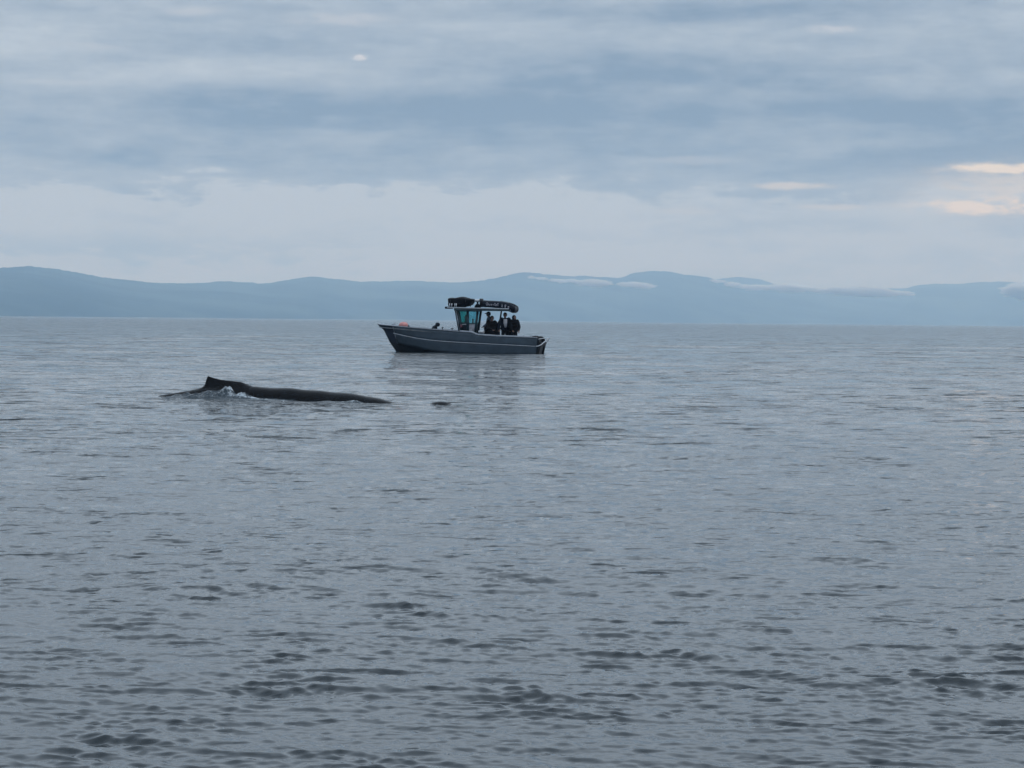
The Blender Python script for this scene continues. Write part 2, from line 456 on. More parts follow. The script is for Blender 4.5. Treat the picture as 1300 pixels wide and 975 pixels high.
# the air ----------------------------------------------------------
bm = bmesh.new(); bmesh.ops.create_cube(bm, size=1.0)
for vv in bm.verts:
    vv.co = Vector((vv.co.x * 56000, vv.co.y * 56000, -1.8 if vv.co.z < 0 else 470.0))
me = bpy.data.meshes.new('haze'); bm.to_mesh(me); bm.free()
M_haze = bpy.data.materials.new('haze_air'); M_haze.use_nodes = True
q = G(M_haze.node_tree); q.n.clear()
v = q.node('ShaderNodeVolumePrincipled', {'Color': (0.45, 0.70, 1.0, 1), 'Density': 0.00012, 'Absorption Color': (1, 1, 1, 1)})
o_ = q.node('ShaderNodeOutputMaterial'); q.l.new(v.outputs[0], o_.inputs['Volume'])
hz = link(me, 'haze', M_haze, smooth=False); hz['kind'] = 'stuff'


# ------------------------------------------------------------------ shape helpers
def empty(name, label, cat, loc=(0, 0, 0), rz=0.0, group=None):
    o = bpy.data.objects.new(name, None); C.objects.link(o)
    o.location = loc; o.rotation_euler = (0, 0, rz); o['label'] = label; o['category'] = cat
    if group: o['group'] = group
    return o


def tube(bm, pts, rads, n=10, cap=True, sq=1.0):
    """tapered tube through points"""
    pts = [Vector(p) for p in pts]
    if not hasattr(rads, '__len__'): rads = [rads] * len(pts)
    rings = []
    up = Vector((0, 0, 1))
    for i, p in enumerate(pts):
        t = (pts[min(i + 1, len(pts) - 1)] - pts[max(i - 1, 0)]).normalized()
        ref = up if abs(t.z) < 0.95 else Vector((0, 1, 0))
        a = t.cross(ref).normalized(); b2 = a.cross(t).normalized()
        rings.append([bm.verts.new(p + a * rads[i] * math.cos(6.28318 * k / n) + b2 * rads[i] * sq * math.sin(6.28318 * k / n)) for k in range(n)])
    for r0, r1 in zip(rings, rings[1:]):
        for k in range(n): bm.faces.new((r0[k], r0[(k + 1) % n], r1[(k + 1) % n], r1[k]))
    if cap:
        bm.faces.new(rings[0][::-1]); bm.faces.new(rings[-1])


def box(bm, c, s, rot=None, bevel=0.0):
    r = bmesh.ops.create_cube(bm, size=1.0)
    M = Matrix.Translation(Vector(c)) @ (rot or Matrix.Identity(4)) @ Matrix.Diagonal(Vector((*s, 1)))
    for v in r['verts']: v.co = M @ v.co
    if bevel:
        es = list({e for v in r['verts'] for e in v.link_edges})
        bmesh.ops.bevel(bm, geom=es, offset=bevel, segments=2, affect='EDGES', profile=0.6)


def hexa(bm, lo, hi):
    """solid between two quads (4 points each)"""
    a = [bm.verts.new(Vector(p)) for p in lo]; b = [bm.verts.new(Vector(p)) for p in hi]
    bm.faces.new(a[::-1]); bm.faces.new(b)
    for k in range(4): bm.faces.new((a[k], a[(k + 1) % 4], b[(k + 1) % 4], b[k]))


def ball(bm, c, r, sub=3):
    res = bmesh.ops.create_icosphere(bm, subdivisions=sub, radius=1.0)
    r = r if hasattr(r, '__len__') else (r, r, r)
    for v in res['verts']: v.co = Vector((v.co.x * r[0] + c[0], v.co.y * r[1] + c[1], v.co.z * r[2] + c[2]))
    return res['verts']


def done(bm, name, material, parent=None, smooth=True, **props):
    bmesh.ops.recalc_face_normals(bm, faces=bm.faces[:])
    me = bpy.data.meshes.new(name); bm.to_mesh(me); bm.free()
    o = link(me, name, material, parent, smooth)
    for k, v in props.items(): o[k] = v
    return o


def bar(p, q_, r, name, material, parent, n=8):
    bm = bmesh.new(); tube(bm, [p, q_], r, n); return done(bm, name, material, parent)


# ------------------------------------------------------------------ the boat
# local frame: x aft (+) / bow (-), y across (camera side is -y), z up from the waterline
BOAT_C = at(590, 448)
YAW = R(-8)
boat = empty('motor_boat', 'grey aluminium cabin boat with an inflatable on its roof, floating beyond the whale', 'boat', (BOAT_C.x, BOAT_C.y + 1.25, 0.015), YAW)
PX = BOAT_C.y / F_PX                             # metres per photo pixel at the boat


def bx(px, y=-1.0):                              # photo column -> local x for something at local y
    px = px - 1.0 - max(0.0, 590 - px) * 0.012
    return ((px - 590) * PX * 1.012 + (-y) * math.sin(-YAW)) / math.cos(YAW)


def bz(py, px=590):
    return (448 + 0.0095 * (px - 590) - py) * PX * 1.012


def line(tab, x):
    return float(np.interp(x, [t[0] for t in tab], [t[1] for t in tab]))


# hull lines as functions of station s (0 stem .. 1 transom)
ST = [0, .035, .10, .16, .24, .34, .45, .55, .60, .64, .75, .88, 1.0]
def L(vals): return list(zip(ST, vals))
X_sheer = L([-4.46, -4.16, -3.56, -3.05, -2.32, -1.55, -.70, .10, .52, .82, 1.7, 2.75, 3.78])
X_strake = L([-4.14, -3.95, -3.48, -3.00, -2.30, -1.55, -.70, .10, .52, .82, 1.7, 2.75, 3.74])
X_chine = L([-3.84, -3.74, -3.36, -2.92, -2.28, -1.55, -.70, .10, .52, .82, 1.7, 2.75, 3.68])
X_keel = L([-3.58, -3.48, -3.15, -2.85, -2.24, -1.55, -.70, .10, .52, .82, 1.7, 2.75, 3.60])
B_sheer = L([.03, .28, .66, .88, 1.08, 1.18, 1.23, 1.25, 1.25, 1.25, 1.25, 1.23, 1.20])
B_strake = L([.02, .20, .56, .79, 1.00, 1.12, 1.19, 1.22, 1.22, 1.22, 1.22, 1.20, 1.17])
B_chine = L([.01, .10, .38, .60, .84, 1.00, 1.08, 1.11, 1.11, 1.11, 1.11, 1.10, 1.08])
Z_sheer = L([bz(413.8), bz(414.6), bz(415.6), bz(416.6), bz(418), bz(419.4), bz(420.8), bz(422.2), bz(422.8), bz(426), bz(427.2), bz(428), bz(428.6)])
Z_strake = L([bz(421), bz(422), bz(425.0), bz(427.4), bz(430.6), bz(433.0), bz(434.5), bz(435.5), bz(435.9), bz(436.2), bz(437.2), bz(438.2), bz(439.3)])
Z_chine = L([.47, .45, .40, .33, .20, .06, -.04, -.08, -.09, -.09, -.10, -.10, -.10])
Z_keel = L([.10, -.05, -.22, -.30, -.36, -.40, -.42, -.42, -.42, -.42, -.42, -.40, -.38])


def sta(s, side):
    return {'sheer': Vector((line(X_sheer, s), side * line(B_sheer, s), line(Z_sheer, s))),
            'strake': Vector((line(X_strake, s), side * line(B_strake, s), line(Z_strake, s))),
            'chine': Vector((line(X_chine, s), side * line(B_chine, s), line(Z_chine, s))),
            'keel': Vector((line(X_keel, s), 0, line(Z_keel, s)))}


def plate(name, lo, hi, s0, s1, sides, material, thick=0.02, n=48, sub=4, smooth=False):
    bm = bmesh.new()
    for side in sides:
        rows = []
        for i in range(n + 1):
            s = s0 + (s1 - s0) * i / n; t = sta(s, side)
            rows.append([bm.verts.new(t[lo].lerp(t[hi], k / sub)) for k in range(sub + 1)])
        for a, b_ in zip(rows, rows[1:]):
            for k in range(sub):
                f = (a[k], b_[k], b_[k + 1], a[k + 1])
                bm.faces.new(f if side < 0 else f[::-1])
    o = done(bm, name, material, boat, smooth)
    md = o.modifiers.new('thick', 'SOLIDIFY'); md.thickness = thick; md.offset = -1
    return o


KN = 0.10
plate('bow_plate', 'strake', 'sheer', 0, KN, (-1, 1), M_bow_shaded, n=8)
plate('bow_plate', 'chine', 'strake', 0, KN, (-1, 1), M_bow_shaded, n=8)
plate('side_plate', 'strake', 'sheer', KN, 1, (-1, 1), M_plate, smooth=True)
plate('side_plate', 'chine', 'strake', KN, 1, (-1, 1), M_plate, smooth=True)
plate('hull_bottom', 'keel', 'chine', 0, 1, (-1, 1), M_bottom)
# weld seams
for lo, hi in (('strake', 'sheer'), ('chine', 'strake')):
    t = sta(KN, -1)
    bar(t[lo] + Vector((0, -.012, 0)), t[hi] + Vector((0, -.012, 0)), .012, 'weld_seam', M_trim, boat, 6)
for s in (.36, .58, .80):
    t = sta(s, -1)
    bar(t['chine'] + Vector((0, -.004, 0)), t['sheer'] + Vector((0, -.004, 0)), .006, 'weld_seam', M_plate, boat, 5)
for side in (-1, 1):
    bm = bmesh.new()
    tube(bm, [sta(s, side)['sheer'] + Vector((0, side * .01, .012)) for s in np.linspace(0, 1, 60)], .026, 8)
    done(bm, 'gunwale_rail', M_trim, boat)
    bm = bmesh.new()
    tube(bm, [sta(s, side)['strake'] + Vector((0, side * .02, 0)) for s in np.linspace(.09, .99, 60)], .023, 8, sq=.8)
    done(bm, 'rub_strake', M_rail, boat)
    # brighter coaming line where the sheer steps down round the cockpit
    bm = bmesh.new()
    tube(bm, [sta(s, side)['sheer'] + Vector((0, side * .005, .05)) for s in np.linspace(.53, .97, 40)], .020, 8)
    done(bm, 'coaming_rail', M_rail, boat)
# decks
bm = bmesh.new()
for s0, s1 in zip(np.linspace(.01, .53, 20), np.linspace(.01, .53, 20)[1:]):
    a, b_ = sta(s0, -1)['sheer'], sta(s1, -1)['sheer']
    dz_ = Vector((0, .015, -.10)); d2 = Vector((0, 0, -.04))
    quad = [a + dz_, b_ + dz_, Vector((b_.x, -b_.y, b_.z)) + Vector((0, -.015, -.10)), Vector((a.x, -a.y, a.z)) + Vector((0, -.015, -.10))]
    hexa(bm, [p + d2 for p in quad], quad)
done(bm, 'foredeck', M_deck, boat, False)
bm = bmesh.new(); box(bm, (2.05, 0, .24), (3.3, 2.2, .04)); done(bm, 'cockpit_floor', M_deck, boat, False)
bm = bmesh.new(); box(bm, (.40, 0, .60), (.04, 2.2, .70)); done(bm, 'bulkhead', M_deck, boat, False)
# raked transom and swim step
bm = bmesh.new()
tt, tb = sta(1, -1), sta(1, 1)
hexa(bm, [tt['chine'] + Vector((0, .01, 0)), tb['chine'] + Vector((0, -.01, 0)), tb['sheer'] + Vector((-.01, -.01, -.06)), tt['sheer'] + Vector((-.01, .01, -.06))],
     [Vector((3.74, -1.0, -.10)), Vector((3.74, 1.0, -.10)), Vector((3.86, 1.12, .70)), Vector((3.86, -1.12, .70))])
done(bm, 'transom', M_dark, boat, False)
bm = bmesh.new()
hexa(bm, [(3.74, -.95, -.15), (3.80, -.85, -.10), (3.80, .95, -.10), (3.74, .95, -.15)],
     [(3.80, -1.10, .56), (3.97, -1.0, .54), (3.97, 1.0, .54), (3.80, 1.10, .56)])
done(bm, 'swim_step', M_bottom, boat, False)
bm = bmesh.new()
tube(bm, [(3.70, -1.19, .345), (3.82, -1.14, .36), (3.93, -1.02, .42), (4.00, -.8, .50), (4.03, -.2, .58), (4.04, .6, .66), (4.03, 1.05, .70)], .026, 8)
done(bm, 'stern_rail', M_rail, boat)
bm = bmesh.new()
tube(bm, [(3.70, -1.18, .66), (3.9, -1.0, .72), (4.02, -.2, .74), (4.10, .7, .73), (4.14, 1.05, .73)], .018, 8)
done(bm, 'stern_rail', M_rail, boat)
for y in (.2, 1.0):
    bar((4.0, y, .56), (4.10, y, .73), .014, 'rail_post', M_rail, boat)
# outboard tilted on the transom
om = empty('outboard_motor', 'x', 'x'); del om['label']; del om['category']; om.parent = boat; om.location = (3.66, .25, .58)
bm = bmesh.new()
vs = ball(bm, (0, 0, .10), (.30, .24, .16), 3)
for v in vs:
    v.co.x += .10 * (v.co.z - .1)
    if v.co.z < .02: v.co.z = .02 + (v.co.z - .02) * .3
cowl = done(bm, 'motor_cowling', M_dark, om)
cowl.parent = boat; cowl.location = om.location
bm = bmesh.new(); tube(bm, [(3.88, .25, .66), (3.90, .25, .30), (3.80, .25, -.30)], [.10, .09, .07], 10, sq=1.4)
done(bm, 'motor_leg', M_dark, boat)
bpy.data.objects.remove(om)

# cabin (narrower at its foot than at the roof) -----------------------------
ZB, ZT, ZS = 0.86, bz(392.2), bz(411.6)          # foot, roof underside, sill
def rect(z):                                     # x front, x aft, half width, at height z
    t = (z - ZB) / (ZT - ZB)
    return (bx(583.6, -.3) + (bx(577.6, -.3) - bx(583.6, -.3)) * t, bx(603.0, -.5) + (bx(607.0, -.5) - bx(603.0, -.5)) * t, .46 + .06 * t)
def corner(kind, z, side):
    xf, xa, h = rect(z)
    return {'front': Vector((xf, side * h * .55, z)), 'fside': Vector((xf + .20, side * h, z)),
            'mid': Vector((xf + (xa - xf) * .57, side * h, z)), 'aft': Vector((xa, side * h, z))}[kind]


def panel(name, k0, k1, z0, z1, side, material, off=0.0, th=.02, **kw):
    a, b_, c, d = corner(k0, z0, side), corner(k1, z0, side), corner(k1, z1, side), corner(k0, z1, side)
    nrm = (b_ - a).cross(d - a).normalized()
    if nrm.y * side < 0: nrm = -nrm
    bm = bmesh.new(); o1 = nrm * (off - th); o2 = nrm * off
    hexa(bm, [p + o1 for p in (a, b_, c, d)], [p + o2 for p in (a, b_, c, d)])
    return done(bm, name, material, boat, False, **kw)


for side in (-1, 1):
    panel('cabin_panel', 'fside', 'mid', ZB, ZS - .003, side, M_dark)
    panel('cabin_panel', 'mid', 'aft', ZB, ZS - .003, side, M_panel)
    panel('cabin_panel', 'front', 'fside', ZB, ZS - .003, side, M_dark)
    panel('window_pane', 'front', 'fside', ZS, ZT, side, M_glass_c, -.01, .008)
    if side < 0:
        panel('window_pane', 'fside', 'mid', ZS, ZT, side, M_glass_g, -.01, .008)
        panel('window_pane', 'mid', 'aft', ZS, ZT, side, M_glass_c, -.01, .008)
    else: panel('window_pane', 'fside', 'aft', ZS, ZT, side, M_glass_c, -.01, .008)
    for kd, r_ in (('front', .035), ('fside', .055), ('mid', .060), ('aft', .060)):
        if side > 0 and kd in ('mid', 'fside'): continue
        bar(corner(kd, ZB, side), corner(kd, ZT, side), r_, 'cabin_post', M_teal, boat, 8)
    for k0, k1 in (('front', 'fside'), ('fside', 'mid'), ('mid', 'aft')):
        bar(corner(k0, ZS, side), corner(k1, ZS, side), .026, 'window_sill', M_teal, boat, 6)
        bar(corner(k0, ZT - .11, side), corner(k1, ZT - .11, side), .060, 'window_header', M_teal, boat, 6)
# front window and panel between the two front corners
a, b_, c, d = corner('front', ZS, -1), corner('front', ZS, 1), corner('front', ZT, 1), corner('front', ZT, -1)
bm = bmesh.new(); hexa(bm, [a, b_, c, d], [p + Vector((.01, 0, 0)) for p in (a, b_, c, d)]); done(bm, 'window_pane', M_glass_c, boat, False)
a, b_, c, d = corner('front', ZB, -1), corner('front', ZB, 1), corner('front', ZS - .003, 1), corner('front', ZS - .003, -1)
bm = bmesh.new(); hexa(bm, [a, b_, c, d], [p + Vector((.02, 0, 0)) for p in (a, b_, c, d)]); done(bm, 'cabin_panel', M_dark, boat, False)
bar(corner('front', ZB, -1) + Vector((.06, -.14, 0)), corner('front', ZT, -1) + Vector((.06, -.14, 0)), .018, 'window_frame_strip', M_rail, boat, 6)
# helm console, wheel and seat inside
bm = bmesh.new(); box(bm, (-.12, 0, 1.10), (.24, .8, .66), bevel=.03); box(bm, (-.10, .1, 1.46), (.2, .5, .07), bevel=.02)
done(bm, 'helm_console', M_dark, boat)
bm = bmesh.new(); tube(bm, [(.10 + .05 * math.cos(t), -.25 + .17 * math.sin(t), 1.42 + .17 * math.cos(t)) for t in np.linspace(0, 6.2832, 25)], .012, 6)
done(bm, 'steering_wheel', M_dark, boat)
bm = bmesh.new(); tube(bm, [(.42, -.3, 1.36), (.42, -.3, bz(407))], [.05, .03], 8); ball(bm, (.42, -.3, bz(406.5)), .05, 2)
done(bm, 'throttle_lever', M_dark, boat)
bm = bmesh.new(); box(bm, (bx(588.5, -.8), -.52, bz(412.8)), (.22, .05, .035), bevel=.008); done(bm, 'grab_handle', M_rail, boat)
bm = bmesh.new(); box(bm, (bx(585.0, -.8), -.52, bz(414.6)), (.10, .05, .15), bevel=.015); done(bm, 'warning_plate', mat('dull_red_plate', (.16, .06, .08), .6), boat, label='dull red plate low on the cabin side')
# roof
def roof_z(px): return bz(390.9 + 0.014 * (px - 570))
xa_, xb_ = bx(568, -.95), bx(645, -.95)
bm = bmesh.new()
hexa(bm, [(xa_, -.95, roof_z(568) - .05), (xb_, -.95, roof_z(645) - .05), (xb_, .95, roof_z(645) - .05), (xa_, .95, roof_z(568) - .05)],
     [(xa_, -.95, roof_z(568)), (xb_, -.95, roof_z(645)), (xb_, .95, roof_z(645)), (xa_, .95, roof_z(568))])
bmesh.ops.bevel(bm, geom=bm.edges[:], offset=.015, segments=2, affect='EDGES')
done(bm, 'cabin_roof', M_rail, boat, False)
for y in (-.88, 0, .88):
    bm = bmesh.new(); a0, a1 = bx(577, y), bx(648, y)
    hexa(bm, [(a0, y - .03, roof_z(577) - .16), (a1, y - .03, roof_z(648) - .14), (a1, y + .03, roof_z(648) - .14), (a0, y + .03, roof_z(577) - .16)],
         [(a0, y - .03, roof_z(577) - .053), (a1, y - .03, roof_z(648) - .053), (a1, y + .03, roof_z(648) - .053), (a0, y + .03, roof_z(577) - .053)])
    done(bm, 'roof_beam', M_teal, boat, False)
bm = bmesh.new(); box(bm, (bx(568.5, -.7), -.2, bz(391.8)), (.24, 1.2, .11), bevel=.04); done(bm, 'spotlight_bar', M_dark, boat)
for side in (-1, 1):
    bar((bx(636.6, side * .85), side * .88, roof_z(637) - .06), (bx(632.4, side * .85), side * 1.12, bz(427.5)), .024, 'roof_post', M_dark, boat)
# rod holders on the front of the roof, lying in front of the raft
for px in (571.2, 573.9, 577.8, 579.6):
    bar((bx(px, -.93), -.93, roof_z(px) - .01), (bx(px + .3, -.93), -.93, bz(386.4)), .022, 'rod_holder', M_rail, boat)
# pedestal with its small top plate
bm = bmesh.new(); tube(bm, [(bx(606.2, 0), 0, z) for z in (roof_z(606), roof_z(606) + .10, bz(386.2), bz(384.4), bz(383.6))], [.17, .15, .045, .045, .16], 12)
done(bm, 'radar_pedestal', M_dark, boat)
bm = bmesh.new(); tube(bm, [(bx(606.2, 0), 0, z) for z in (bz(383.5), bz(382.8), bz(381.2), bz(380.6))], [.17, .21, .20, .10], 16)
done(bm, 'radar_dome', M_white, boat)
# deck fittings
for px, w in ((500, .10), (564, .05), (576, .06)):
    zc = bz(np.interp(px, [500, 564, 576], [415.2, 419.0, 420.0]))
    bm = bmesh.new(); x_ = bx(px, -.7); yy = -.45 if px < 520 else -1.0
    tube(bm, [(x_ - w, yy, zc + .06), (x_ + w, yy, zc + .10)], .022, 8); tube(bm, [(x_, yy, zc - .10), (x_, yy, zc + .08)], .02, 8)
    done(bm, 'cleat', M_dark if px > 520 else M_trim, boat)
# anchor winch on the foredeck: slanted housing with a drum at its after end
bm = bmesh.new(); zc = bz(417.4)
tube(bm, [(bx(549.5, -.5), -.5, zc - .09), (bx(551.5, -.5), -.5, zc + .00), (bx(555.2, -.5), -.5, zc + .09)], [.05, .10, .085], 12)
tube(bm, [(bx(553, -.5), -.5, zc - .14), (bx(553, -.5), -.5, zc)], .12, 10)
done(bm, 'winch_housing', M_dark, boat)
bm = bmesh.new(); cx_, cz_ = bx(556.4, -.5), bz(413.2)
tube(bm, [(cx_, -.62, cz_), (cx_, -.60, cz_), (cx_, -.59, cz_), (cx_, -.43, cz_), (cx_, -.42, cz_), (cx_, -.40, cz_)], [.10, .105, .085, .085, .105, .10], 16)
done(bm, 'winch_drum', M_dark, boat)
# helm seat in the cockpit, pale locker lid beside the cabin
bm = bmesh.new(); box(bm, (bx(612, -.7), -.75, bz(421.5)), (.26, .5, .10), bevel=.03); done(bm, 'locker_lid', M_white, boat)
bm = bmesh.new(); box(bm, (1.62, -.30, .52), (.50, 1.0, .52), bevel=.03); done(bm, 'seat_box', M_deck, boat)
for px, y_, z_, w_ in ((630.6, .1, bz(411.5), .30), (647.5, .25, bz(413.5), .34), (619, .5, bz(416), .3)):
    bm = bmesh.new(); box(bm, (bx(px, y_), y_, (z_ + .5) / 2), (w_, .5, z_ - .5), bevel=.07); done(bm, 'cockpit_seat', M_rubber, boat)

BM = Matrix.Translation(boat.location) @ Matrix.Rotation(YAW, 4, 'Z')
def on_boat(x, y, z): return BM @ Vector((x, y, z))


# things carried by the boat --------------------------------------------
buoy = empty('mooring_buoy', 'faded coral red round buoy lying on the boat bow', 'buoy', on_boat(bx(513.2, -.3), -.30, bz(415.3) - .02), YAW)
bm = bmesh.new(); vs = ball(bm, (0, 0, .06), (.235, .20, .155), 4)
for v in vs: v.co += v.co.normalized() * .008 * mn.noise(v.co * 12)
done(bm, 'float', M_buoy, buoy)
bm = bmesh.new(); tube(bm, [(.20, 0, .03), (.27, 0, .01), (.30, .03, -.03)], [.05, .04, .03], 8); done(bm, 'rope_eye', M_rope, buoy)

# covered life raft on the roof
raft = empty('raft_bundle', 'lumpy black covered raft bundle strapped on the front of the boat roof', 'raft', on_boat(bx(585.5, 0), 0, roof_z(586) + .015), YAW)
bm = bmesh.new(); res = bmesh.ops.create_cube(bm, size=2.0); bmesh.ops.subdivide_edges(bm, edges=bm.edges[:], cuts=14, use_grid_fill=True)
for v in bm.verts:
    n = v.co.normalized(); e = 5.0
    k = (abs(n.x) ** e + abs(n.y) ** e + abs(n.z) ** e) ** (-1 / e)
    p = n * k
    wx = .60 + .07 * max(0, p.z)                # wider at the top, tapering at its after end
    top = .205 if p.x < .2 else .205 - .05 * (p.x - .2)
    x_ = p.x * wx + (0.03 * p.z)
    if p.x > .6: x_ += .08 * p.z
    z_ = .235 + p.z * top * 1.16 + (.03 * math.sin(p.x * 5 + 1) * max(0, p.z))
    v.co = Vector((x_, p.y * .72, z_)) + n * .022 * mn.fractal(p * 3.1, 1, 2, 4)
rb = done(bm, 'raft_cover', M_rubber, raft)
bm = bmesh.new(); vs = ball(bm, (.02, .05, .41), (.30, .4, .075), 3); done(bm, 'raft_valise', M_rubber, raft)
for x_ in (-.42, .34):
    bm = bmesh.new(); tube(bm, [(x_, -.755, .02), (x_, -.765, .22), (x_, -.72, .40), (x_, -.4, .445), (x_, .4, .445), (x_, .72, .40), (x_, .75, .02)], .018, 6)
    done(bm, 'strap', M_tube, raft)

# inflatable dinghy lashed on the after half of the roof, its bow drooping past the roof edge
din = empty('inflatable_dinghy', 'navy inflatable dinghy with pale lettering lashed on the after part of the boat roof', 'dinghy', on_boat(bx(632, -.6), 0, roof_z(632)), YAW)
def dl(px, py, y=-.6): return Vector((bx(px, y) - bx(632, -.6), y, bz(py) - roof_z(632)))
bm = bmesh.new()
near = [(611.5, 386.6, .150), (618, 386.9, .155), (626, 387.2, .165), (634, 387.8, .18), (641, 389.0, .19), (646, 390.8, .20), (649.5, 392.3, .185)]
pts = [dl(a_, b__, -.62) for a_, b__, r_ in near]; rad = [r_ for _, _, r_ in near]
bowp = [dl(650.8, 393.6, -.42), dl(651.4, 393.9, -.16)]
pts += bowp + [Vector((p.x + .0, -p.y, p.z)) for p in bowp[::-1]] + [Vector((p.x, -p.y, p.z)) for p in pts[::-1]]
rad += [.16, .15, .15, .16] + rad[::-1]
# resample smoothly
pa = np.array([tuple(p) for p in pts]); tt_ = np.linspace(0, 1, len(pa)); t2 = np.linspace(0, 1, 60)
pr = [tuple(np.interp(t, tt_, pa[:, k]) for k in range(3)) for t in t2]; rr_ = [float(np.interp(t, tt_, rad)) for t in t2]
tube(bm, pr, rr_, 18); done(bm, 'inflated_tube', M_tube, din)
for s_ in (-1, 1):
    bm = bmesh.new(); c0 = dl(610.9, 386.4, -.62)
    tube(bm, [(c0.x - .06, s_ * .62, c0.z), (c0.x - .03, s_ * .62, c0.z), (c0.x + .08, s_ * .62, c0.z)], [.10, .17, .172], 16); done(bm, 'tube_end_cone', M_rubber, din)
bm = bmesh.new(); c0 = dl(611, 386, 0); box(bm, (c0.x, 0, c0.z + .06), (.05, .95, .36), bevel=.02); done(bm, 'transom_board', M_dark, din)
bm = bmesh.new()
c0, c1 = dl(614, 385.2, 0), dl(648, 389.5, 0); hexa(bm, [(c0.x, -.48, c0.z - .12), (c1.x, -.48, c1.z - .10), (c1.x, .48, c1.z - .10), (c0.x, .48, c0.z - .12)],
     [(c0.x, -.48, c0.z - .09), (c1.x, -.48, c1.z - .07), (c1.x, .48, c1.z - .07), (c0.x, .48, c0.z - .09)]); done(bm, 'floor_board', M_dark, din, False)
# writing on the tube: worn cursive word and three capitals, no longer legible
def on_tube(px, f, off=.008):
    cx = np.interp(px, [n_[0] for n_ in near], [n_[1] for n_ in near]); r_ = float(np.interp(px, [n_[0] for n_ in near], [n_[2] for n_ in near]))
    p = dl(px, cx, -.62); ang = f * 1.0
    return Vector((p.x, p.y - (r_ + off) * math.cos(ang), p.z + (r_ + off) * math.sin(ang)))
strokes = [[(618.2, .45), (617.6, .1), (618.4, -.3), (619.8, -.25), (620.1, .2), (619.2, .45)], [(621, .1), (621.3, -.3), (622.2, -.3), (622.6, .1), (622.8, -.3)],
           [(623.8, -.3), (624.2, .1), (625, 0), (624.2, -.1), (625.2, -.35)], [(626.2, .1), (626.5, -.3), (627.4, .1), (627.8, -.3)],
           [(628.8, .45), (628.8, -.35)], [(630.2, .05), (629.9, -.35), (631, -.3), (631.2, .1), (630.2, .05)], [(632.6, .5), (632.6, -.35)],
           [(637.0, -.45), (637.9, .4), (638.8, -.45)], [(637.3, -.1), (638.5, -.1)], [(641.6, .3), (641.6, -.5), (643.2, -.5)], [(641.6, .3), (643.2, .3)], [(641.6, -.1), (642.9, -.1)],
           [(645.6, .2), (645.6, -.6), (647.3, -.6)], [(645.6, .2), (647.2, .15)], [(645.6, -.2), (646.9, -.2)]]
for st in strokes:
    bm = bmesh.new(); tube(bm, [on_tube(a_, b__) for a_, b__ in st], .013, 5); done(bm, 'lettering', M_marks, din)
# pale board laid over the dinghy
bd = empty('paddle_board', 'thin pale grey board lying flat on top of the roof dinghy', 'board', on_boat(bx(629, 0), 0, bz(383.0)), YAW)
bm = bmesh.new()
n_ = 40; up_, lo_ = [], []
for k in range(n_):
    t = 6.28318 * k / n_; X_ = .66 * math.copysign(abs(math.cos(t)) ** .6, math.cos(t)); Y_ = .30 * math.copysign(abs(math.sin(t)) ** .8, math.sin(t))
    zz = -.045 * (X_ + .1) - (.08 * max(0, X_ - .35) ** 1)
    up_.append(bm.verts.new((X_, Y_, zz + .022))); lo_.append(bm.verts.new((X_, Y_, zz - .022)))
bm.faces.new(up_); bm.faces.new(lo_[::-1])
for k in range(n_): bm.faces.new((up_[k], lo_[k], lo_[(k + 1) % n_], up_[(k + 1) % n_]))
done(bm, 'deck', M_trim, bd, False)
bm = bmesh.new()
for x_ in (-.4, .3): tube(bm, [(x_, -.66, -.22), (x_, -.5, -.06), (x_, -.3, .0), (x_, .3, .0), (x_, .5, -.06), (x_, .66, -.22)], .014, 6)
done(bm, 'lashing', M_rope, bd)

# heap of gear along the after gunwale
gear = empty('gear_bundle', 'low dark heap of rope and tarp along the after rail of the boat', 'gear', on_boat(2.95, .25, .60), YAW)
bm = bmesh.new()
for cx, cy, rx, ry, rz_ in ((-.15, -.2, .34, .35, .14), (.22, .1, .30, .4, .15), (.55, 0, .26, .4, .19), (.82, -.1, .20, .35, .16)):
    vs = ball(bm, (cx, cy, .07), (rx, ry, rz_), 3)
    for v in vs: v.co += Vector((0, 0, .04)) * mn.fractal(v.co * 7, 1, 2, 3)
done(bm, 'tarp', M_rubber, gear)
bm = bmesh.new(); tube(bm, [(.62 + (.16 + .012 * t) * math.cos(t), .0 + .2 * math.sin(t), .15 + .004 * t - .03 * math.cos(t)) for t in np.linspace(0, 18, 90)], .016, 6)
done(bm, 'rope_coil', M_rope, gear)
bar((-.02, -.2, .15), (-.02, -.2, .27), .018, 'stick', M_dark, gear)


# ------------------------------------------------------------------ people
def remesh(o, vox, smooth_it=4):
    md = o.modifiers.new('skin', 'REMESH'); md.mode = 'VOXEL'; md.voxel_size = vox; md.use_smooth_shade = True
    m2 = o.modifiers.new('soft', 'SMOOTH'); m2.factor = .5; m2.iterations = smooth_it
    return o


def limb(bm, pts, rads, n=12):
    for (a_, ra), (b__, rb_) in zip(list(zip(pts, rads)), list(zip(pts, rads))[1:]):
        tube(bm, [a_, b__], [ra, rb_], n); ball(bm, a_, ra, 2); ball(bm, b__, rb_, 2)


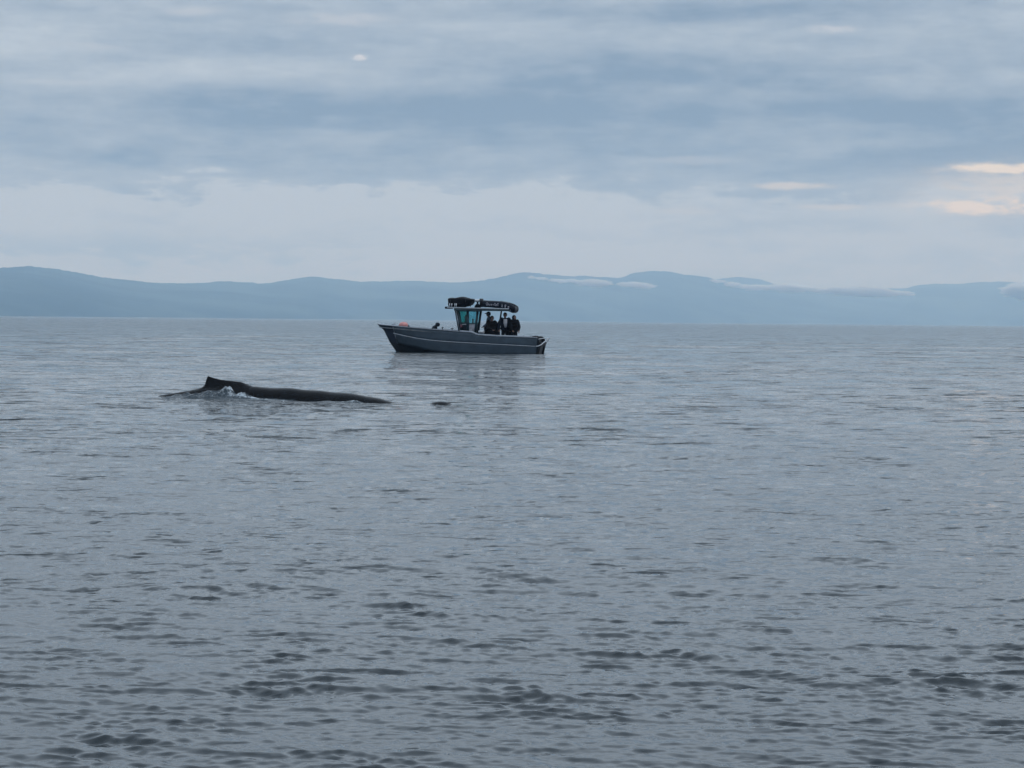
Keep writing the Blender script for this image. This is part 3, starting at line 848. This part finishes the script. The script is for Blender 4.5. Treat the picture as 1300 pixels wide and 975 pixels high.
def hand(bm, w, d, side, s):
    """palm, four unequal curled fingers and a thumb from the side of the palm"""
    d = Vector(d).normalized(); sidev = Vector((side, 0, 0)); sidev = (sidev - d * sidev.dot(d)).normalized(); n = d.cross(sidev).normalized()
    pc = Vector(w) + d * .05 * s
    tube(bm, [Vector(w), pc, pc + d * .04 * s], [.026 * s, .036 * s, .034 * s], 10, sq=.55)
    for k, ln in enumerate((.070, .078, .072, .056)):
        base = pc + d * .035 * s + sidev * (k - 1.5) * .019 * s
        p1 = base + d * ln * .45 * s - n * .008 * s; p2 = base + d * ln * .75 * s - n * .028 * s; p3 = base + d * ln * .85 * s - n * .05 * s
        limb(bm, [base, p1, p2, p3], [.0095 * s, .009 * s, .0085 * s, .008 * s], 6)
    tb_ = Vector(w) + d * .03 * s - sidev * .028 * s
    limb(bm, [tb_, tb_ + (d - sidev) * .024 * s, tb_ + (d * 1.5 - sidev) * .03 * s - n * .012 * s], [.012 * s, .011 * s, .009 * s], 6)


def person(label, loc, face, h=1.68, seated=0.0, arms=((.26, -.02, 1.12, .20, -.16, .92),) * 2, coat=M_cloth_k, coat_w=1.0, hat=None, front=None, head_tilt=0.0, lean=0.0, group='people in the boat cockpit'):
    s = h / 1.70
    o = empty('person', label, 'person', loc, face, group)
    V = lambda x, y, z: Vector((x * s, (y - lean * max(0, z - .9)) * s, z * s))
    dz = -seated                                 # how far the seat lowers the pelvis
    T = lambda x, y, z: V(x, y, z) + Vector((0, 0, dz * s))
    hc = T(0, -.02 - head_tilt, 1.585)
    bm = bmesh.new()
    # head with jaw, nose, brow, ears
    ball(bm, hc, (.074 * s, .092 * s, .108 * s), 3)
    ball(bm, hc + Vector((0, -.030, -.055)) * s, (.052 * s, .058 * s, .060 * s), 3)
    tube(bm, [hc + Vector((0, -.085, .012)) * s, hc + Vector((0, -.112, -.028)) * s], [.010 * s, .017 * s], 8)
    ball(bm, hc + Vector((0, -.082, .022)) * s, (.048 * s, .016 * s, .010 * s), 2)
    ball(bm, hc + Vector((0, -.090, -.060)) * s, (.024 * s, .012 * s, .007 * s), 2)
    for sd in (-1, 1): ball(bm, hc + Vector((sd * .076, .004, -.010)) * s, (.010 * s, .020 * s, .030 * s), 2)
    limb(bm, [hc + Vector((0, .02, -.07)) * s, T(0, .01, 1.40)], [.052 * s, .062 * s])
    # trunk
    for (x, y, z, a_, b__, c_) in ((0, 0, 1.30, .165, .105, .14), (0, 0, 1.12, .14, .10, .16), (0, 0, .95, .155, .11, .12)):
        ball(bm, T(x, y, z), (a_ * s, b__ * s, c_ * s), 3)
    wr = []
    for sd, a_ in zip((-1, 1), arms):
        sh, eb, wrp = T(sd * .175, 0, 1.39), T(sd * a_[0], a_[1], a_[2]), T(sd * a_[3], a_[4], a_[5])
        limb(bm, [sh, eb, wrp], [.050 * s, .040 * s, .026 * s]); hand(bm, wrp, wrp - eb, sd, s); wr.append((sh, eb, wrp))
    lg = []
    for sd in (-1, 1):
        hp = T(sd * .09, 0, .90)
        if seated > .1: kn = hp + Vector((sd * .05, -.40, -.02)) * s; an = Vector((kn.x, kn.y + .04 * s, .09 * s))
        else: kn = V(sd * .10, -.03, .49); an = V(sd * .11, .02, .09)
        limb(bm, [hp, kn, an], [.085 * s, .056 * s, .038 * s]); limb(bm, [an, an + Vector((0, -.15, -.05)) * s], [.040 * s, .030 * s]); lg.append((hp, kn, an))
    remesh(done(bm, 'body', M_skin, o), .0075 * s, 2)
    # eyes
    for sd in (-1, 1):
        bm = bmesh.new(); ball(bm, hc + Vector((sd * .030, -.083, .004)) * s, .012 * s, 2); done(bm, 'eye', M_hair, o)
    # clothes
    bm = bmesh.new(); w = coat_w
    for (x, y, z, a_, b__, c_) in ((0, 0, 1.30, .20 * w, .145, .16), (0, 0, 1.12, .19 * w, .15, .18), (0, 0, .94, .19 * w, .15, .15)):
        ball(bm, T(x, y, z), (a_ * s, b__ * s, c_ * s), 3)
    tube(bm, [T(0, .01, 1.38), T(0, .01, 1.455)], [.11 * s, .075 * s], 14)
    for sh, eb, wrp in wr: limb(bm, [sh, eb, wrp], [.078 * s * w, .064 * s * w, .046 * s])
    remesh(done(bm, 'jacket', coat, o), .014 * s, 3)
    bm = bmesh.new()
    for hp, kn, an in lg: limb(bm, [hp, kn, an], [.105 * s, .075 * s, .058 * s])
    ball(bm, T(0, 0, .92), (.17 * s, .13 * s, .12 * s), 3)
    remesh(done(bm, 'trousers', M_pants, o), .014 * s, 3)
    for hp, kn, an in lg:
        bm = bmesh.new(); limb(bm, [an + Vector((0, .01, -.02)) * s, an + Vector((0, -.16, -.05)) * s], [.052 * s, .040 * s]); done(bm, 'boot', M_rubber, o)
    # hair / hat / hood
    bm = bmesh.new()
    vs = ball(bm, hc + Vector((0, .012, .022)) * s, (.086 * s, .100 * s, .108 * s), 4)
    kill = [v for v in vs if (v.co - hc).y < -.035 * s and (v.co - hc).z < .045 * s or (v.co - hc).z < -.06 * s]
    if hat != 'hood': bmesh.ops.delete(bm, geom=kill, context='VERTS')
    else:
        for v in vs:
            v.co = hc + Vector(((v.co.x - hc.x) * 1.15, (v.co.y - hc.y) * 1.1 + .02 * s, (v.co.z - hc.z) * 1.15 - .02 * s))
        kill = [v for v in vs if (v.co - hc).y < -.055 * s and abs((v.co - hc).z) < .085 * s]
        bmesh.ops.delete(bm, geom=kill, context='VERTS')
        tube(bm, [hc + Vector((0, .03, -.05)) * s, hc + Vector((0, .03, -.15)) * s], [.09 * s, .11 * s], 14)
    if hat == 'cap': tube(bm, [hc + Vector((0, -.05, .055)) * s, hc + Vector((0, -.12, .045)) * s, hc + Vector((0, -.17, .035)) * s], [.075 * s, .065 * s, .04 * s], 12, sq=.14)
    hr = done(bm, {'cap': 'cap', 'hood': 'hood'}.get(hat, 'hair'), {'cap': M_rubber, 'hood': coat}.get(hat, M_hair), o)
    md = hr.modifiers.new('thick', 'SOLIDIFY'); md.thickness = .012 * s; md.offset = 1
    if front:
        bm = bmesh.new(); pts2 = []
        a0 = [(-.085, 1.40), (.085, 1.40), (.10, 1.25), (.055, .98), (-.03, .98), (-.09, 1.22)]
        f1 = [bm.verts.new(T(x, -.165 - .02 * (z < 1.1), z)) for x, z in a0]; f2 = [bm.verts.new(T(x, -.09, z)) for x, z in a0]
        bm.faces.new(f1); bm.faces.new(f2[::-1])
        for k in range(6): bm.faces.new((f1[k], f2[k], f2[(k + 1) % 6], f1[(k + 1) % 6]))
        bmesh.ops.bevel(bm, geom=bm.edges[:], offset=.012, segments=2, affect='EDGES')
        done(bm, 'shirt_front', front, o, label='pale shirt showing between the open jacket sides')
    return o


FL = .26
person('seated person in a bulky brown black jacket, dark hair, nearest the cabin', on_boat(bx(624.2, -.45), -.42, FL - .02), YAW + R(38), 1.70, .13,
       ((.30, -.10, 1.10, .16, -.34, 1.02), (.33, -.05, 1.12, .20, -.30, .98)), M_cloth_b, 1.5, None, head_tilt=.02)
person('person in dark cap and pale blue top standing behind the seated figure', on_boat(bx(621.2, .55), .55, FL), YAW + R(-60), 1.76, 0,
       ((.24, -.04, 1.12, .16, -.24, 1.0),) * 2, M_cloth_bl, .9, 'cap', head_tilt=.04)
person('tallest standing person, open navy jacket over a pale shirt, hands at sides', on_boat(bx(641.2, -.35), -.35, FL), YAW + R(12), 1.72, 0,
       ((.33, -.04, 1.14, .30, -.12, .90), (.34, -.02, 1.15, .28, -.14, .92)), M_cloth_n, 1.28, None, M_cloth_w)
person('standing person in a black hooded coat, nearest the boat stern', on_boat(bx(652.6, -.35), -.35, FL), YAW + R(35), 1.59, 0,
       ((.27, -.04, 1.10, .20, -.18, .92),) * 2, M_cloth_k, 1.5, 'hood')
person('dark figure in a hooded jacket at the helm inside the cabin', on_boat(bx(591.8, 0), .15, .30), YAW + R(-80), 1.55, 0,
       ((.24, -.14, 1.15, .16, -.36, 1.12),) * 2, M_cloth_k, .95, 'hood', group='people in the boat cabin')

# ------------------------------------------------------------------ the whale
M_whale = bpy.data.materials.new('wet_whale_skin'); M_whale.use_nodes = True
q = G(M_whale.node_tree); b = q.n['Principled BSDF']
oc = q.node('ShaderNodeTexCoord').outputs['Object']
n1 = q.noise(oc, 3.0, 6, 0.65); n2 = q.noise(oc, 22.0, 4, 0.6)
q.put(b.inputs['Base Color'], q.mix(q.step(n1, .4, .75), (0.002, 0.0023, 0.0035, 1), (0.005, 0.006, 0.008, 1)))
q.put(b.inputs['Roughness'], q.add(0.16, q.mul(n2, 0.16))); b.inputs['IOR'].default_value = 1.17
bn = q.node('ShaderNodeBump', {'Height': q.add(n2, q.mul(n1, 1.5)), 'Strength': 0.5, 'Distance': 0.008}); q.l.new(bn.outputs[0], b.inputs['Normal'])
WA, WB = at(205, 504.6), at(490, 511.4)
wdir = (WB - WA); wdir.z = 0; wdir_n = wdir.normalized(); wside = Vector((-wdir_n.y, wdir_n.x, 0))      # away from the camera
wroot = WA.copy(); wroot.z = 0
WYAW = math.atan2(wdir_n.y, wdir_n.x)
Ltot = wdir.length


def wl(px): return (px - 205) / 285 * Ltot
top_tab = [(-60, -1.3), (60, -.75), (150, -.22), (190, .0), (200, .045), (215, .085), (232, .135), (245, .178), (256, .222), (275, .235), (300, .245), (320, .243),
           (340, .245), (370, .238), (400, .202), (430, .178), (455, .138), (475, .085), (492, .02), (512, -.07), (530, -.06), (538, -.02), (543, .03), (552, .055), (561, .04),
           (568, -.02), (600, -.20), (680, -.75), (760, -1.3)]
rid_tab = [(250, 0), (255, .012), (257.5, .05), (259, .15), (260.3, .212), (262, .214), (265, .196), (270, .170), (278, .140), (287, .122), (297, .108), (305, .090), (312, .048), (320, .012), (330, 0)]
rad_tab = [(-60, .04), (60, .08), (150, .14), (205, .20), (256, .28), (320, .38), (400, .44), (490, .46), (540, .34), (553, .30), (568, .34), (620, .45), (700, .3), (760, .03)]
wid_tab = [(250, .10), (260, .045), (275, .06), (300, .10), (320, .16)]
us = np.unique(np.concatenate([np.linspace(-60, 240, 60), np.linspace(240, 335, 130), np.linspace(335, 760, 130)]))
NR = 96; P = np.zeros((len(us), NR, 3))
th = np.linspace(0, 2 * math.pi, NR, endpoint=False)
th = th - 0.9 * 0.5 * np.sin(th) * 1.0            # crowd points round the back ridge (theta = 0 is the top)
for i, u in enumerate(us):
    tz, rd, rg, wd = line(top_tab, u), line(rad_tab, u), line(rid_tab, u), line(wid_tab, u)
    if u > 320: # slight knuckles along the spine
        tz += 0.006 * math.sin(u * 0.16) * (u < 480)
    yy = rd * np.sin(th); zz = (tz - rd * 1.7) + rd * 1.7 * np.cos(th)
    hump = rg * np.exp(-(yy / wd) ** 2) * (np.cos(th) > 0)
    hump2 = 0
    P[i, :, 0] = wl(u); P[i, :, 1] = yy + 0.15; P[i, :, 2] = zz + hump
# smooth along the length
for _ in range(2):
    Q = P.copy(); Q[1:-1, :, 2] = .25 * P[:-2, :, 2] + .5 * P[1:-1, :, 2] + .25 * P[2:, :, 2]
    keep = (us > 252) & (us < 268); Q[keep] = P[keep]; P = Q
whale = empty('humpback_whale', 'black humpback whale surfacing with its small back fin and long wet back showing', 'whale', wroot, WYAW)
me = grid_mesh('body', P, closed=True)
me.validate()
wb = link(me, 'body', M_whale, whale)
bm = bmesh.new(); bm.from_mesh(me); bmesh.ops.holes_fill(bm, edges=[e for e in bm.edges if e.is_boundary], sides=0); bmesh.ops.recalc_face_normals(bm, faces=bm.faces[:]); bm.to_mesh(me); bm.free()

# disturbed water and foam along the whale ------------------------------------
M_foam = bpy.data.materials.new('broken_water'); M_foam.use_nodes = True
q = G(M_foam.node_tree); q.n.clear()
oc = q.node('ShaderNodeTexCoord').outputs['Object']
fo = q.node('ShaderNodeAttribute', attribute_name='foam').outputs['Fac']
n1 = q.noise(oc, 9.0, 6, 0.72, dist=.6); n2 = q.noise(oc, 34.0, 4, 0.65)
wet = q.node('ShaderNodeBsdfPrincipled', {'Base Color': (0.012, 0.024, 0.034, 1), 'Roughness': 0.10, 'IOR': 1.333})
foam = q.node('ShaderNodeBsdfPrincipled', {'Base Color': (0.44, 0.49, 0.53, 1), 'Roughness': 0.6})
bn = q.node('ShaderNodeBump', {'Height': q.add(n1, q.mul(n2, .5)), 'Strength': 0.8, 'Distance': 0.03})
q.l.new(bn.outputs[0], wet.inputs['Normal']); q.l.new(bn.outputs[0], foam.inputs['Normal'])
f_ = q.step(q.add(fo, q.mul(q.m('SUBTRACT', n1, .5), 2.0), q.mul(q.m('SUBTRACT', n2, .5), 1.2)), .34, .80)
mx = q.node('ShaderNodeMixShader', {0: f_, 1: wet.outputs[0], 2: foam.outputs[0]})
o_ = q.node('ShaderNodeOutputMaterial'); q.l.new(mx.outputs[0], o_.inputs[0])


def churn(name, label, u0, u1, v0, v1, bumps, foam_spots, nu, nv, amp=.015, seed=0.0, parent=None):
    """sheet of broken water standing on the sea; u along the whale in photo columns, v metres towards the camera"""
    U = np.linspace(u0, u1, nu); Vv = np.linspace(v0, v1, nv); P = np.zeros((nv, nu, 3)); fa = np.zeros((nv, nu), np.float32)
    WX = np.zeros((nv, nu)); WY = np.zeros((nv, nu))
    for j, v in enumerate(Vv):
        for i, u in enumerate(U):
            p = wroot + wdir_n * wl(u) - wside * v
            WX[j, i], WY[j, i] = p.x, p.y
    Hh, _, _ = waves(WX, WY, np.full(WX.shape, .16), False)
    for j, v in enumerate(Vv):
        for i, u in enumerate(U):
            eu = min((u - u0) / 12, (u1 - u) / 12, 1); ev = min((v - v0) / .12, (v1 - v) / .12, 1); edge = max(0, min(eu, ev))
            z = 0.0; f = 0.0
            for bu, bv, su, sv, hh in bumps: z += hh * math.exp(-((u - bu) / su) ** 2 - ((v - bv) / sv) ** 2)
            for bu, bv, su, sv, hh in foam_spots: f += hh * math.exp(-((u - bu) / su) ** 2 - ((v - bv) / sv) ** 2)
            q3 = Vector((wl(u) * 5, v * 9, seed))
            rgh = mn.fractal(q3, 1, 2.1, 5)
            z = z * (1 + .55 * rgh) + amp * rgh
            P[j, i] = (WX[j, i], WY[j, i], Hh[j, i] + (z + .012) * edge - .035 * (1 - edge))
            fa[j, i] = f * min(1, edge * 1.5)
    me = grid_mesh(name, P)
    me.attributes.new('foam', 'FLOAT', 'POINT').data.foreach_set('value', fa.reshape(-1))
    if me.polygons[0].normal.z < 0: me.flip_normals()
    o = link(me, name, M_foam); o['kind'] = 'stuff'; o['label'] = label; o['category'] = 'splash'
    return o


churn('splash', 'white broken water heaped against the whale below its back fin', 224, 392, -.12, .95,
      [(303, .36, 12, .15, .115), (290, .42, 14, .16, .05), (275, .40, 16, .16, .05), (320, .42, 14, .14, .05), (258, .60, 13, .09, .04), (285, .75, 22, .08, .05), (330, .52, 20, .10, .05), (250, .45, 20, .1, .03)],
      [(303, .34, 11, .10, .50), (318, .46, 22, .12, .42), (286, .46, 14, .10, .30), (250, .22, 20, .05, .55), (230, .14, 14, .05, .5), (340, .56, 26, .04, .62), (365, .60, 22, .04, .62), (290, .66, 34, .05, .40)],
      300, 130, .016, 1.0)
churn('splash', 'thin white line of foam along the whale back near its front end', 412, 480, .20, .75,
      [(440, .45, 16, .05, .015), (462, .42, 8, .06, .03)], [(437, .43, 8, .04, .45), (462, .42, 6, .05, .62), (450, .47, 12, .03, .35)], 120, 60, .008, 5.0)
# drops thrown up
bm = bmesh.new()
for k in range(90):
    u = random.gauss(300, 18); v = random.gauss(.38, .10); z = abs(random.gauss(0, .06)) + .04
    p = wroot + wdir_n * wl(u) - wside * v; ball(bm, (p.x, p.y, z), random.uniform(.004, .010), 1)
done(bm, 'water_drops', M_foam, None, kind='stuff', label='scattered water drops above the splash by the back fin', category='splash')
